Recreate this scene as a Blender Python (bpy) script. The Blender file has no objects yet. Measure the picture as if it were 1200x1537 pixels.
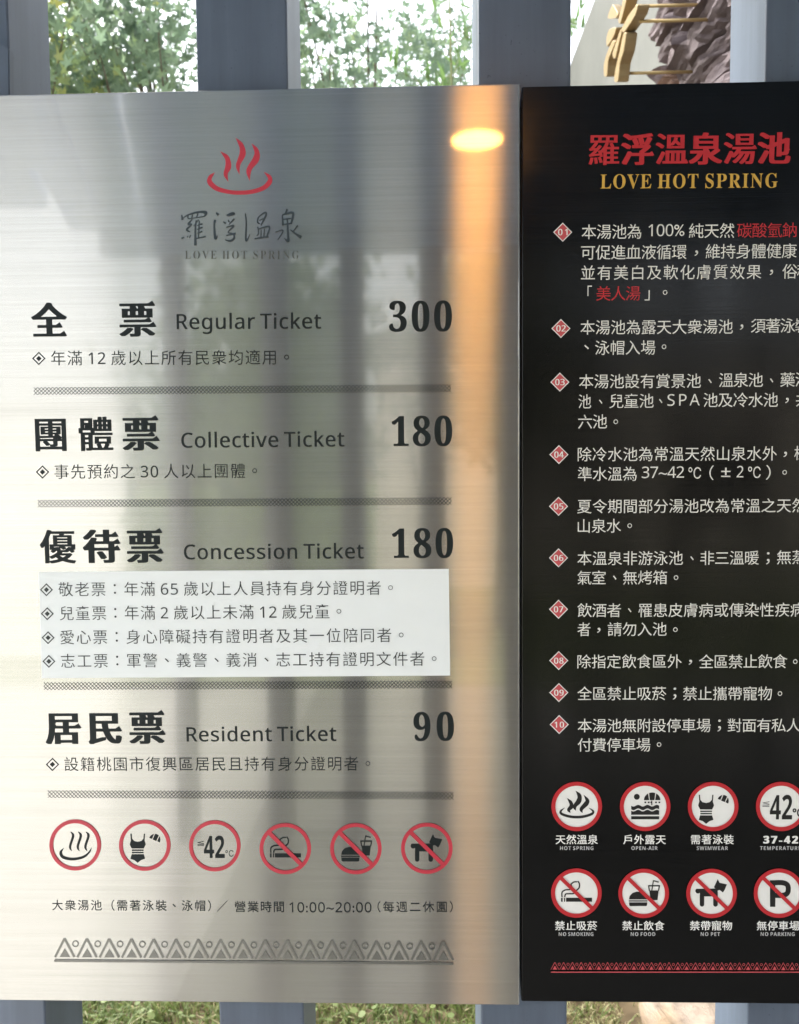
import bpy, bmesh, math, random
from mathutils import Vector, Matrix
R = math.radians
scene = bpy.context.scene
COL = scene.collection

# ------------------------------------------------------------------ camera
D = 1.03                      # metres from lens to the face of the steel sign
F = 1200.0                    # focal length in photo pixels (photo 1200 x 1537)
RX = Vector((0.99959895, 0.00890406, 0.02688218))
COLS = [Vector((0.99959895, 0.00890406, 0.02688218)), Vector((-0.00724178, 0.99809239, -0.06131179)), Vector((-0.02737682, 0.06109253, 0.99775659))]
# COLS = image right / image down / forward, each as (x, down, forward)
def W(v): return Vector((v[0], v[2], -v[1]))
right, down, fwd = W(COLS[0]), W(COLS[1]), W(COLS[2])
CAMP = Vector((0, -D, 1.6))
cd = bpy.data.cameras.new('camera')
cam = bpy.data.objects.new('camera', cd); COL.objects.link(cam)
m3 = Matrix((right, -down, -fwd)).transposed()
cam.matrix_world = Matrix.Translation(CAMP) @ m3.to_4x4()
cd.sensor_fit = 'VERTICAL'; cd.sensor_height = 36.0; cd.sensor_width = 36.0
cd.lens = 36.0 * F / 1537.0
cd.clip_start = 0.02; cd.clip_end = 500
cd.dof.use_dof = True; cd.dof.focus_distance = 1.05; cd.dof.aperture_fstop = 7
scene.camera = cam

def ray(u, v):
    return fwd + right * ((u - 600) / F) + down * ((v - 768.5) / F)
def at_y(u, v, Y):
    d = ray(u, v); return CAMP + d * ((Y - CAMP.y) / d.y)
def at_x(u, v, X):
    d = ray(u, v); return CAMP + d * ((X - CAMP.x) / d.x)

# ------------------------------------------------------------------ world, sun, exposure
SUN_DIR = Vector((-0.62, 0.30, 0.80)).normalized()     # towards the sun
world = bpy.data.worlds.new('World'); scene.world = world; world.use_nodes = True
nt = world.node_tree; bg = nt.nodes['Background']
sky = nt.nodes.new('ShaderNodeTexSky'); sky.sky_type = 'NISHITA'; sky.sun_disc = False
sky.sun_elevation = math.asin(SUN_DIR.z); sky.sun_rotation = math.atan2(SUN_DIR.x, SUN_DIR.y)
sky.air_density = 1.0; sky.dust_density = 4.0; sky.ozone_density = 1.0
hs = nt.nodes.new('ShaderNodeHueSaturation'); hs.inputs['Saturation'].default_value = 0.3
nt.links.new(sky.outputs[0], hs.inputs['Color']); nt.links.new(hs.outputs[0], bg.inputs[0])
bg.inputs[1].default_value = 0.15
sd = bpy.data.lights.new('sun', 'SUN'); sd.energy = 0.75; sd.angle = R(10); sd.color = (1, .96, .91)
so = bpy.data.objects.new('sun', sd); COL.objects.link(so)
so.rotation_euler = SUN_DIR.to_track_quat('Z', 'Y').to_euler()
vs = scene.view_settings
vs.view_transform = 'Standard'; vs.look = 'None'; vs.exposure = 2.33; vs.gamma = 1.0
scene.cycles.use_denoising = True
scene.cycles.max_bounces = 10; scene.cycles.diffuse_bounces = 5; scene.cycles.glossy_bounces = 5
scene.cycles.sample_clamp_indirect = 8

# ------------------------------------------------------------------ materials
def new_mat(name):
    m = bpy.data.materials.new(name); m.use_nodes = True
    return m, m.node_tree, m.node_tree.nodes['Principled BSDF'], m.node_tree.nodes['Material Output']
def coords(nt, scale, kind='Object'):
    tc = nt.nodes.new('ShaderNodeTexCoord'); mp = nt.nodes.new('ShaderNodeMapping')
    mp.inputs['Scale'].default_value = scale
    nt.links.new(tc.outputs[kind], mp.inputs[0]); return mp.outputs[0]
def noise(nt, vec, scale, detail=4, rough=.55):
    n = nt.nodes.new('ShaderNodeTexNoise'); n.inputs['Scale'].default_value = scale
    n.inputs['Detail'].default_value = detail; n.inputs['Roughness'].default_value = rough
    if vec is not None: nt.links.new(vec, n.inputs['Vector'])
    return n
def ramp(nt, fac, stops):
    r = nt.nodes.new('ShaderNodeValToRGB'); nt.links.new(fac, r.inputs[0])
    el = r.color_ramp.elements
    while len(el) < len(stops): el.new(0.5)
    for e, (p, c) in zip(el, stops):
        e.position = p; e.color = (*c, 1) if len(c) == 3 else c
    return r.outputs[0]
def bump(nt, h, strength, dist=0.01):
    b = nt.nodes.new('ShaderNodeBump'); b.inputs['Strength'].default_value = strength
    b.inputs['Distance'].default_value = dist; nt.links.new(h, b.inputs['Height']); return b.outputs[0]
def simple(name, col, rough=.5, spec=.5, var=0.0, scale=30, metal=0.0, bmp=0.0, bscale=200):
    m, nt, p, o = new_mat(name)
    p.inputs['Roughness'].default_value = rough; p.inputs['Metallic'].default_value = metal
    p.inputs['Specular IOR Level'].default_value = spec
    v = coords(nt, (1, 1, 1))
    n = noise(nt, v, scale, 5)
    lo = tuple(c * (1 - var) for c in col); hi = tuple(min(1, c * (1 + var)) for c in col)
    nt.links.new(ramp(nt, n.outputs[0], [(.3, lo), (.7, hi)]), p.inputs['Base Color'])
    if bmp:
        n2 = noise(nt, v, bscale, 3)
        nt.links.new(bump(nt, n2.outputs[0], bmp, .002), p.inputs['Normal'])
    return m

def steel_mat():
    m, nt, p, o = new_mat('brushed_steel'); nt.nodes.remove(p)
    uv = nt.nodes.new('ShaderNodeTangent'); uv.direction_type = 'UV_MAP'; uv.uv_map = 'brush'
    v = coords(nt, (3, 3, 900))
    n = noise(nt, v, 1.0, 3, .7)
    v2 = coords(nt, (1.2, 1.2, 260)); n2 = noise(nt, v2, 1.0, 4, .6)
    mix = nt.nodes.new('ShaderNodeMix'); mix.data_type = 'FLOAT'; mix.inputs[0].default_value = .35
    nt.links.new(n.outputs[0], mix.inputs[2]); nt.links.new(n2.outputs[0], mix.inputs[3])
    col = ramp(nt, mix.outputs[0], [(.3, (.51, .495, .458)), (.7, (.66, .643, .60))])
    # waviness of thin sheet metal
    v3 = coords(nt, (1, 1, .35)); n3 = noise(nt, v3, 2.2, 1, .4)
    nb = bump(nt, n3.outputs[0], .10, .02)
    nl = bump(nt, mix.outputs[0], .05, .0004)
    def lobe(rough, an, nrm, dist='GGX'):
        g = nt.nodes.new('ShaderNodeBsdfAnisotropic'); g.distribution = dist
        g.inputs['Roughness'].default_value = rough; g.inputs['Anisotropy'].default_value = an
        nt.links.new(uv.outputs[0], g.inputs['Tangent']); nt.links.new(col, g.inputs['Color']); nt.links.new(nrm, g.inputs['Normal'])
        return g
    g1 = lobe(.05, 0.0, nb, 'BECKMANN')          # the clear mirror image between the scratches
    g2 = lobe(.20, .76, nl)                      # short vertical smear
    g3 = lobe(.252, .887, nl)                     # long vertical smear of the brushing
    mx = nt.nodes.new('ShaderNodeMixShader'); mx.inputs[0].default_value = .52
    nt.links.new(g2.outputs[0], mx.inputs[1]); nt.links.new(g3.outputs[0], mx.inputs[2])
    mx2 = nt.nodes.new('ShaderNodeMixShader'); v6 = coords(nt, (5, 5, 1.6)); n6 = noise(nt, v6, 1, 5, .62)      # hand marks and dried water change how clear the image is
    mr = nt.nodes.new('ShaderNodeMapRange'); nt.links.new(n6.outputs[0], mr.inputs[0])
    for k_, val in ((1, .3), (2, .7), (3, .82), (4, .92)): mr.inputs[k_].default_value = val
    nt.links.new(mr.outputs[0], mx2.inputs[0])
    nt.links.new(g1.outputs[0], mx2.inputs[1]); nt.links.new(mx.outputs[0], mx2.inputs[2])
    nt.links.new(mx2.outputs[0], o.inputs[0])
    return m
M = {}
M['steel'] = steel_mat()
M['etched'] = simple('etched_steel', (.235, .235, .22), .5, .5, .06, 300, metal=1.0)
M['etched_thin'] = simple('worn_etching', (.10, .11, .11), .5, .4, .1, 200, metal=.3)
M['ink'] = simple('dark_vinyl', (.009, .014, .015), .5, .22, .15, 60)
M['ink_logo'] = simple('slate_vinyl', (.035, .050, .062), .3, .5, .15, 60)
M['red'] = simple('red_vinyl', (.50, .032, .055), .36, .5, .05, 60)
M['sticker'] = simple('white_sticker', (.80, .835, .83), .42, .4, .012, 12, bmp=.02, bscale=60)
M['print'] = simple('sticker_print', (.028, .036, .038), .45, .4, .12, 60)
M['white'] = simple('white_print', (.82, .815, .78), .45, .4, .03, 60)
M['cream'] = simple('cream_print', (.72, .71, .66), .45, .4, .05, 60)
M['grey_print'] = simple('grey_print', (.46, .46, .46), .45, .4, .03, 60)
M['red_print'] = simple('red_print', (.50, .022, .030), .42, .4, .06, 60)
M['pink_print'] = simple('pink_red_print', (.52, .075, .085), .42, .4, .06, 60)
M['gold_print'] = simple('gold_print', (.62, .37, .06), .4, .5, .06, 60)
M['black_print'] = simple('black_print', (.012, .012, .012), .4, .4, .05, 60)

def black_board():
    m, nt, p, o = new_mat('black_board')
    v = coords(nt, (1.5, 1.5, 420)); n = noise(nt, v, 1, 4, .6)
    nt.links.new(ramp(nt, n.outputs[0], [(.3, (.0022, .0023, .0025)), (.75, (.0040, .0042, .0042))]), p.inputs['Base Color'])
    sm = noise(nt, coords(nt, (7, 7, 4)), 1, 6, .65)           # wiped and dusty areas
    ad = nt.nodes.new('ShaderNodeMath'); ad.operation = 'MULTIPLY_ADD'; nt.links.new(n.outputs[0], ad.inputs[0]); ad.inputs[1].default_value = .35; nt.links.new(sm.outputs[0], ad.inputs[2])
    nt.links.new(ramp(nt, ad.outputs[0], [(.45, (.09,) * 3), (.85, (.24,) * 3)]), p.inputs['Roughness'])
    p.inputs['Specular IOR Level'].default_value = .30
    nt.links.new(bump(nt, n.outputs[0], .05, .001), p.inputs['Normal'])
    return m
M['board'] = black_board()

def painted(name, base, rough=.42):
    m, nt, p, o = new_mat(name)
    v = coords(nt, (1, 1, 1)); n = noise(nt, v, 9, 5)
    v2 = coords(nt, (1, 1, 1)); n2 = noise(nt, v2, 240, 2, .5)
    spots = ramp(nt, n2.outputs[0], [(.72, (0, 0, 0)), (.78, (1, 1, 1))])
    c = ramp(nt, n.outputs[0], [(.3, tuple(x * .93 for x in base)), (.7, tuple(x * 1.07 for x in base))])
    mx = nt.nodes.new('ShaderNodeMix'); mx.data_type = 'RGBA'
    nt.links.new(spots, mx.inputs[0]); nt.links.new(c, mx.inputs[6]); mx.inputs[7].default_value = (*[x * .5 for x in base], 1)
    nt.links.new(mx.outputs[2], p.inputs['Base Color'])
    p.inputs['Roughness'].default_value = rough
    v5 = coords(nt, (26, 26, 1.3)); n5 = noise(nt, v5, 1, 6, .65)
    mu = nt.nodes.new('ShaderNodeMix'); mu.data_type = 'RGBA'; mu.blend_type = 'MULTIPLY'; mu.inputs[0].default_value = 1
    nt.links.new(mx.outputs[2], mu.inputs[6]); nt.links.new(ramp(nt, n5.outputs[0], [(.3, (.80,) * 3), (.6, (1.02,) * 3), (.8, (1.32, 1.29, 1.24))]), mu.inputs[7])
    nt.links.new(mu.outputs[2], p.inputs['Base Color'])
    n4 = noise(nt, v, 420, 2)
    nt.links.new(bump(nt, n4.outputs[0], .12, .0006), p.inputs['Normal'])
    return m
M['fence'] = painted('haze_tinted_grey_coat', (.108, .135, .182), .38)  # grey paint with the lens flare's blue haze put into its base
M['canopy'] = painted('flare_blue_soffit', (.26, .38, .60), .6)  # soffit colour carries the bluish flare, so the steel mirrors it
M['screen'] = painted('dark_powder_coat', (.15, .15, .142), .45)

def emis(name, col, s):
    m, nt, p, o = new_mat(name)
    p.inputs['Emission Color'].default_value = (*col, 1); p.inputs['Emission Strength'].default_value = s
    p.inputs['Base Color'].default_value = (.8, .8, .8, 1)
    n = noise(nt, coords(nt, (1, 1, 1)), 30, 2)
    nt.links.new(ramp(nt, n.outputs[0], [(.2, (.78,) * 3), (.8, (.82,) * 3)]), p.inputs['Base Color'])
    return m
M['lamp'] = emis('warm_diffuser', (1, .41, .075), 15.0)

def leaf_mat(name, c1, c2, c3, tr=.55):
    m, nt, p, o = new_mat(name)
    at = nt.nodes.new('ShaderNodeAttribute'); at.attribute_name = 'tint'
    col = ramp(nt, at.outputs['Fac'], [(0, c1), (.55, c2), (1, c3)])
    nt.links.new(col, p.inputs['Base Color']); p.inputs['Roughness'].default_value = .5
    t = nt.nodes.new('ShaderNodeBsdfTranslucent'); nt.links.new(col, t.inputs[0])
    mx = nt.nodes.new('ShaderNodeMixShader'); mx.inputs[0].default_value = tr
    nt.links.new(p.outputs[0], mx.inputs[1]); nt.links.new(t.outputs[0], mx.inputs[2]); nt.links.new(mx.outputs[0], o.inputs[0])
    return m
M['maple_y'] = leaf_mat('maple_leaves_yellowish', (.16, .24, .12), (.27, .36, .17), (.56, .52, .15), .68)
M['maple'] = leaf_mat('maple_leaves', (.14, .21, .15), (.24, .33, .21), (.40, .48, .22), .68)
M['bamboo'] = leaf_mat('bamboo_leaves', (.10, .18, .07), (.16, .27, .09), (.26, .38, .12), .6)
M['dark_leaf'] = leaf_mat('garden_leaves', (.065, .095, .04), (.125, .165, .065), (.20, .25, .09), .35)
M['hedge'] = leaf_mat('hedge_leaves', (.12, .18, .06), (.21, .28, .09), (.32, .40, .14), .3)
M['grass'] = leaf_mat('grass_blades', (.10, .15, .045), (.19, .24, .07), (.46, .41, .24), .4)
M['bark'] = simple('bark', (.12, .09, .065), .85, .2, .35, 18, bmp=.5, bscale=40)
M['cane'] = simple('bamboo_cane', (.16, .18, .06), .5, .4, .2, 12)
M['soil'] = simple('soil', (.13, .10, .06), .95, .1, .35, 14, bmp=.6, bscale=30)
M['lawn'] = simple('clipped_lawn', (.17, .20, .085), .95, .1, .3, 8, bmp=.6, bscale=60)
M['path'] = simple('pale_concrete', (.47, .46, .43), .8, .3, .08, 3, bmp=.3, bscale=60)
M['paving'] = simple('concrete_paving', (.235, .225, .20), .8, .3, .12, 3, bmp=.3, bscale=60)
M['concrete'] = simple('grey_render', (.15, .155, .14), .85, .2, .07, 6, bmp=.25, bscale=90)
M['white_wall'] = simple('white_render', (.78, .77, .73), .85, .2, .05, 3, bmp=.2, bscale=50)
M['beige_wall'] = simple('beige_render', (.70, .62, .52), .85, .2, .08, 3, bmp=.2, bscale=50)
M['roof'] = simple('roof_sheet', (.10, .09, .085), .6, .3, .15, 6)
M['glass'] = simple('window_glass', (.03, .035, .04), .08, .6, .05, 5)
M['joint'] = simple('dark_joint', (.035, .03, .03), .95, .1, .3, 30)
M['gold'] = simple('satin_gold_paint', (.29, .205, .09), .42, .5, .08, 40, metal=.25, bmp=.05, bscale=120)
M['brass'] = simple('brass_rod', (.42, .30, .13), .35, .5, .06, 40, metal=.6)

def stone_mat(name, a, b, c):
    m, nt, p, o = new_mat(name)
    at = nt.nodes.new('ShaderNodeAttribute'); at.attribute_name = 'tint'
    base = ramp(nt, at.outputs['Fac'], [(0, a), (.5, b), (.86, b), (1, c)])
    v = coords(nt, (1, .45, 1.6)); n = noise(nt, v, 22, 10, .7)
    mul = nt.nodes.new('ShaderNodeMix'); mul.data_type = 'RGBA'; mul.blend_type = 'MULTIPLY'; mul.inputs[0].default_value = 1
    nt.links.new(base, mul.inputs[6]); nt.links.new(ramp(nt, n.outputs[0], [(.25, (.50, .48, .48)), (.5, (.98, .96, .96)), (.75, (1.22, 1.2, 1.18))]), mul.inputs[7])
    nt.links.new(mul.outputs[2], p.inputs['Base Color']); p.inputs['Roughness'].default_value = .85
    n2 = noise(nt, v, 26, 10, .7)
    nt.links.new(bump(nt, n2.outputs[0], .9, .02), p.inputs['Normal'])
    return m
M['slate'] = stone_mat('purple_grey_slate', (.115, .092, .095), (.175, .142, .146), (.23, .145, .105))
M['sand'] = stone_mat('sandstone', (.36, .25, .14), (.34, .28, .22), (.27, .21, .16))

# ------------------------------------------------------------------ object helpers
def link(o, parent=None):
    COL.objects.link(o)
    if parent: o.parent = parent
    return o
def tag(o, label, cat, group=None):
    o['label'] = label; o['category'] = cat
    if group: o['group'] = group
    return o
def thing(name, label, cat, loc=(0, 0, 0), group=None):
    o = bpy.data.objects.new(name, None); o.empty_display_size = .1; o.location = loc
    link(o); return tag(o, label, cat, group)
def mesh_obj(name, verts, faces, m, parent=None, smooth=False):
    me = bpy.data.meshes.new(name); me.from_pydata([tuple(v) for v in verts], [], faces); me.update()
    if parent is not None:
        off = parent_world(parent)
        for v in me.vertices: v.co -= off
    me.materials.append(m)
    if smooth:
        for p in me.polygons: p.use_smooth = True
    return link(bpy.data.objects.new(name, me), parent)
def parent_world(p):
    l = Vector((0, 0, 0))
    while p is not None: l += Vector(p.location); p = p.parent
    return l
def bm_obj(name, bm, m, parent=None, smooth=False):
    me = bpy.data.meshes.new(name)
    if parent is not None: bmesh.ops.translate(bm, verts=bm.verts, vec=-parent_world(parent))
    bmesh.ops.recalc_face_normals(bm, faces=bm.faces)
    bm.to_mesh(me); bm.free(); me.materials.append(m)
    if smooth:
        for p in me.polygons: p.use_smooth = True
    return link(bpy.data.objects.new(name, me), parent)
def box(bm, x0, x1, y0, y1, z0, z1, bev=0.0, seg=2):
    r = bmesh.ops.create_cube(bm, size=1)
    vs_ = r['verts']
    for v in vs_:
        v.co = Vector((x0 + (v.co.x + .5) * (x1 - x0), y0 + (v.co.y + .5) * (y1 - y0), z0 + (v.co.z + .5) * (z1 - z0)))
    if bev:
        es = list({e for v in vs_ for e in v.link_edges})
        bmesh.ops.bevel(bm, geom=es, offset=bev, segments=seg, profile=.5, affect='EDGES')
def tube(bm, pts, radii, sides=8):
    pts = [Vector(p) for p in pts]; rings = []
    for i, p in enumerate(pts):
        d = (pts[min(i + 1, len(pts) - 1)] - pts[max(i - 1, 0)]).normalized()
        a = d.orthogonal().normalized(); b = d.cross(a)
        if rings:
            a = (pa - d * pa.dot(d)).normalized(); b = d.cross(a)
        pa = a
        rings.append([bm.verts.new(p + (a * math.cos(t) + b * math.sin(t)) * radii[i]) for t in [2 * math.pi * k / sides for k in range(sides)]])
    for r0, r1 in zip(rings, rings[1:]):
        for k in range(sides): bm.faces.new((r0[k], r0[(k + 1) % sides], r1[(k + 1) % sides], r1[k]))
    bm.faces.new(rings[0][::-1]); bm.faces.new(rings[-1])

# ------------------------------------------------------------------ setting: ground
def flat(name, x0, x1, y0, y1, z, m, n=1):
    o = mesh_obj(name, [(x0, y0, z), (x1, y0, z), (x1, y1, z), (x0, y1, z)], [(0, 1, 2, 3)], m); o['kind'] = 'structure'; return o
flat('ground', -200, 200, -200, 200, 0.0, M['soil'])
flat('paving', -.74, 14, -4.6, .22, .006, M['paving'])
flat('path', -14, -.745, -4.6, .22, .008, M['path'])
flat('lawn', -30, 30, -60, -4.62, .010, M['lawn'])

# ------------------------------------------------------------------ fence behind the signs
fence = thing('metal_fence', 'grey powder-coated fence of wide square tubes standing behind both signs', 'fence', (0, .09, 0))
PW = .118
for k in range(-4, 5):
    xr = .195 + .3633 * k
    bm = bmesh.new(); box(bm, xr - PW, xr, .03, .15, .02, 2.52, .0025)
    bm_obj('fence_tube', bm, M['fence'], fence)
for z in (.10, 2.46):
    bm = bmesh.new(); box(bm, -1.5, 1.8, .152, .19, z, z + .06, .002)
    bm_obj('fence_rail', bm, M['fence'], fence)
# bracket plate with a cut corner, showing above the steel sign's left end
bm = bmesh.new()
pp = [at_y(u, v, .012) for u, v in ((14.5, 150), (14, 73), (1, 62), (-40, 60), (-40, 150))]
fr = [bm.verts.new(p) for p in pp]; bk = [bm.verts.new(p + Vector((0, .012, 0))) for p in pp]
bm.faces.new(fr); bm.faces.new(bk[::-1])
for i in range(5): bm.faces.new((fr[i], fr[(i + 1) % 5], bk[(i + 1) % 5], bk[i]))
bmesh.ops.bevel(bm, geom=list(bm.edges), offset=.0012, segments=2, affect='EDGES')
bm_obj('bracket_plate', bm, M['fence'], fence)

# ------------------------------------------------------------------ flat lettering machinery (vinyl and print on the sign faces)
def mp(s, U, L, Dg):
    r = ''
    for c in s:
        if 'A' <= c <= 'Z' and U: r += chr(U + ord(c) - 65)
        elif 'a' <= c <= 'z' and L: r += chr(L + ord(c) - 97)
        elif '0' <= c <= '9' and Dg: r += chr(Dg + ord(c) - 48)
        else: r += c
    return r
SANS = (0x1D5A0, 0x1D5BA, 0x1D7E2); SBOLD = (0x1D5D4, 0x1D5EE, 0x1D7EC); SERIF = (0x1D400, 0x1D41A, 0x1D7CE)
GC = {}
def raw(body, offset=0.0):
    t = bpy.data.curves.new('t', 'FONT'); t.body = body; t.size = 1; t.offset = offset; t.resolution_u = 4
    o = bpy.data.objects.new('t', t); COL.objects.link(o)
    bpy.context.view_layer.update()
    me = bpy.data.meshes.new_from_object(o.evaluated_get(bpy.context.evaluated_depsgraph_get()))
    V = [(v.co.x, v.co.y) for v in me.vertices]; P = [tuple(p.vertices) for p in me.polygons]
    A = sum(p.area for p in me.polygons)
    COL.objects.unlink(o); bpy.data.objects.remove(o); bpy.data.curves.remove(t); bpy.data.meshes.remove(me)
    return V, P, A
PUNCT = '。、，；：'
def glyph(ch, thin=0.0):
    k = (ch, thin)
    if k in GC: return GC[k]
    if ch in ' \u3000':
        GC[k] = ([], [], 1.0 if ch == '\u3000' else .17); return GC[k]
    V, P, A = raw(ch)
    if thin:
        V2, P2, A2 = raw(ch, thin)
        if .55 * A < A2 < .97 * A: V, P = V2, P2
    if ord(ch) >= 0x2E80 and ord(ch) < 0x10000: adv = 1.0
    elif ch in '℃≦': adv = 1.0
    else:
        xs = [v[0] for v in V]; V2, _, _ = raw(ch + ch); adv = max(v[0] for v in V2) - max(xs)
    if ch in PUNCT:
        xs = [v[0] for v in V]; ys = [v[1] for v in V]
        ox = .5 - (min(xs) + max(xs)) / 2; oy = .38 - (min(ys) + max(ys)) / 2
        V = [(x + ox, y + oy) for x, y in V]
    GC[k] = (V, P, adv); return GC[k]

def uroko(ch):
    """triangular serifs at the right ends of a character's horizontal strokes"""
    V, Pf, _ = glyph(ch); cnt = {}
    for f in Pf:
        for i in range(len(f)):
            a, b = f[i], f[(i + 1) % len(f)]; cnt.setdefault(tuple(sorted((tuple(round(q, 4) for q in V[a]), tuple(round(q, 4) for q in V[b])))), []).append(f)
    out = []
    for (a, b), fs in cnt.items():
        if len(fs) != 1: continue
        if abs(a[0] - b[0]) < .004 and .045 < abs(a[1] - b[1]) < .10:
            cx = sum(V[i][0] for i in fs[0]) / len(fs[0])
            if cx < a[0]: out.append((a[0], max(a[1], b[1]), min(a[1], b[1])))
    return out
class Flat:
    """collects flat shapes on a sign face as one mesh; every shape sits .01 mm above the one before"""
    def __init__(s, Y): s.Y = Y; s.v = []; s.f = []; s.n = 0
    def poly3(s, pts, faces):
        b = len(s.v); dy = -s.n * 1e-5; s.n += 1
        for p in pts: s.v.append((p[0], p[1] + dy, p[2]))
        for f in faces: s.f.append(tuple(b + i for i in f))
    def px(s, pts, faces=None):
        q = [at_y(u, v, s.Y) for u, v in pts]
        s.poly3(q, faces or [tuple(range(len(q)))])
    def text(s, txt, u0, v0, u1, v1, em, kind='cjk', thin=0.0, fat=(0, 0), fatn=1, anchor='c', fatmap={}, xs=1.0, serif=0):
        fs = {'sans': SANS, 'bold': SBOLD, 'serif': SERIF}.get(kind, SANS)
        t = mp(txt, *fs); gl = [glyph(c, thin if ord(c) > 0x2000 and ord(c) < 0x10000 else 0.0) for c in t]
        if kind == 'serif' and thin: gl = [glyph(c, thin) for c in t]
        P0, P1 = at_y(u0, v0, s.Y), at_y(u1, v1, s.Y); L = (P1 - P0).length; ex = (P1 - P0) / L
        ez = Vector((-ex.z, 0, ex.x)); E_ = em * D / F * (s.Y + D) / D
        nat = sum(g[2] for g in gl[:-1])
        x_first = min(v[0] for v in gl[0][0]); x_last = max(v[0] for v in gl[-1][0])
        n = len(gl) - 1
        sx = E_ * xs
        if n == 0: sx = L / (x_last - x_first); ls = 0
        else: ls = (L / sx - (nat + x_last - x_first)) / n
        if n and ls < -.2: sx = L / (nat + x_last - x_first); ls = 0        # condensed setting
        y0 = {'c': -.38, 'b': 0.0}[anchor]
        x = -x_first
        for c, g in zip(txt, gl):
            V, P, adv = g
            fx, fy = fatmap.get(c, fat); reps = [(0, 0)]
            if (fx or fy) and ord(c) > 32:
                reps = [(fx * (2 * i / (fatn - 1) - 1), fy * (2 * j / 2 - 1)) for i in range(fatn) for j in ((0, 2) if fy else (1,))]
            for dx, dyy in reps:
                if V: s.poly3([P0 + ex * ((vx + x + dx) * sx) + ez * ((vy + y0 + dyy) * E_) for vx, vy in V], P)
            if serif and c not in '體團優羅':
                for xr, yt, yb in uroko(c):
                    xr += fx
                    s.poly3([P0 + ex * ((vx + x) * sx) + ez * ((vy + y0) * E_) for vx, vy in ((xr - .17 * serif, yt), (xr - .05 * serif, yt + .075 * serif), (xr + .035 * serif, yb + .01), (xr - .02, yb))], [(0, 1, 2, 3)])
            x += adv + ls
    def stroke(s, pts, w, sub=8, scale=1.0, off=(0, 0), pxf=None, lin=False):
        """ribbon of changing width through points, in pixels"""
        if isinstance(w, (int, float)): w = [w] * len(pts)
        P = [Vector((p[0], p[1])) for p in pts]; C = []; Wd = []
        n = len(P)
        for i in range(n - 1):
            p0, p1, p2, p3 = P[max(i - 1, 0)], P[i], P[i + 1], P[min(i + 2, n - 1)]
            for k in range(sub if not lin else 1):
                t = k / sub
                q = p1 + (p2 - p1) * t if lin else .5 * ((2 * p1) + (p2 - p0) * t + (2 * p0 - 5 * p1 + 4 * p2 - p3) * t * t + (3 * p1 - p0 - 3 * p2 + p3) * t ** 3)
                C.append(q); Wd.append(w[i] + (w[i + 1] - w[i]) * (t * t * (3 - 2 * t)))
        C.append(P[-1]); Wd.append(w[-1])
        pts2 = []
        for i, q in enumerate(C):
            d = C[min(i + 1, len(C) - 1)] - C[max(i - 1, 0)]
            if d.length < 1e-9: d = Vector((1, 0))
            d.normalize(); nrm = Vector((-d.y, d.x)) * max(Wd[i], 1e-3) / 2
            pts2 += [q + nrm, q - nrm]
        fs = [(2 * i, 2 * i + 1, 2 * i + 3, 2 * i + 2) for i in range(len(C) - 1)]
        s.px([(off[0] + p.x * scale, off[1] + p.y * scale) for p in pts2], fs)
    def disc(s, u, v, rx, ry=None, n=40):
        ry = ry or rx
        s.px([(u + rx * math.cos(2 * math.pi * k / n), v + ry * math.sin(2 * math.pi * k / n)) for k in range(n)])
    def ring(s, u, v, rx, ry, w, n=64):
        p = []
        for k in range(n):
            c, si = math.cos(2 * math.pi * k / n), math.sin(2 * math.pi * k / n)
            p += [(u + rx * c, v + ry * si), (u + (rx - w) * c, v + (ry - w) * si)]
        s.px(p, [(2 * k, 2 * ((k + 1) % n), 2 * ((k + 1) % n) + 1, 2 * k + 1) for k in range(n)])
    def rect(s, u0, v0, u1, v1): s.px([(u0, v0), (u1, v0), (u1, v1), (u0, v1)])
    def done(s, name, m, parent):
        off = parent_world(parent)
        me = bpy.data.meshes.new(name)
        # shapes run left to right with the front towards -Y
        me.from_pydata([(x - off.x, y - off.y, z - off.z) for x, y, z in s.v], [], s.f); me.update()
        bm = bmesh.new(); bm.from_mesh(me)
        for f in bm.faces:
            if f.normal.y > 0: f.normal_flip()
        bm.to_mesh(me); bm.free(); me.materials.append(m)
        return link(bpy.data.objects.new(name, me), parent)

# ------------------------------------------------------------------ the steel price sign
tl, tr_, br_, bl_ = at_y(-85, 146, 0), at_y(781.5, 122.8, 0), at_y(779.5, 1509, 0), at_y(-85, 1501.5, 0)
SX0, SX1, SZ0, SZ1 = -.585, (tr_.x + br_.x) / 2, (br_.z + bl_.z) / 2, (tl.z + tr_.z) / 2
sign = thing('price_sign', 'brushed stainless steel ticket price sign with dark lettering, left of the black board', 'sign', ((SX0 + SX1) / 2, 0, SZ0))
bm = bmesh.new(); box(bm, SX0, SX1, 0, .022, SZ0, SZ1, .0022, 3)
uvl = bm.loops.layers.uv.new('brush')
for f in bm.faces:
    for l in f.loops: l[uvl].uv = (l.vert.co.x, l.vert.co.z)     # tangent runs across the horizontal brushing
bm_obj('steel_panel', bm, M['steel'], sign)
for x, z in ((SX0 + .1, SZ1 - .14), (SX1 - .1, SZ1 - .14), (SX0 + .1, SZ0 + .14), (SX1 - .1, SZ0 + .14)):
    bm = bmesh.new(); box(bm, x - .025, x + .025, .0225, .0295, z - .04, z + .04, .001)
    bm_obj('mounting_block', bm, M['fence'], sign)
Y1 = -.0003
INK = M['ink']
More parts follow.
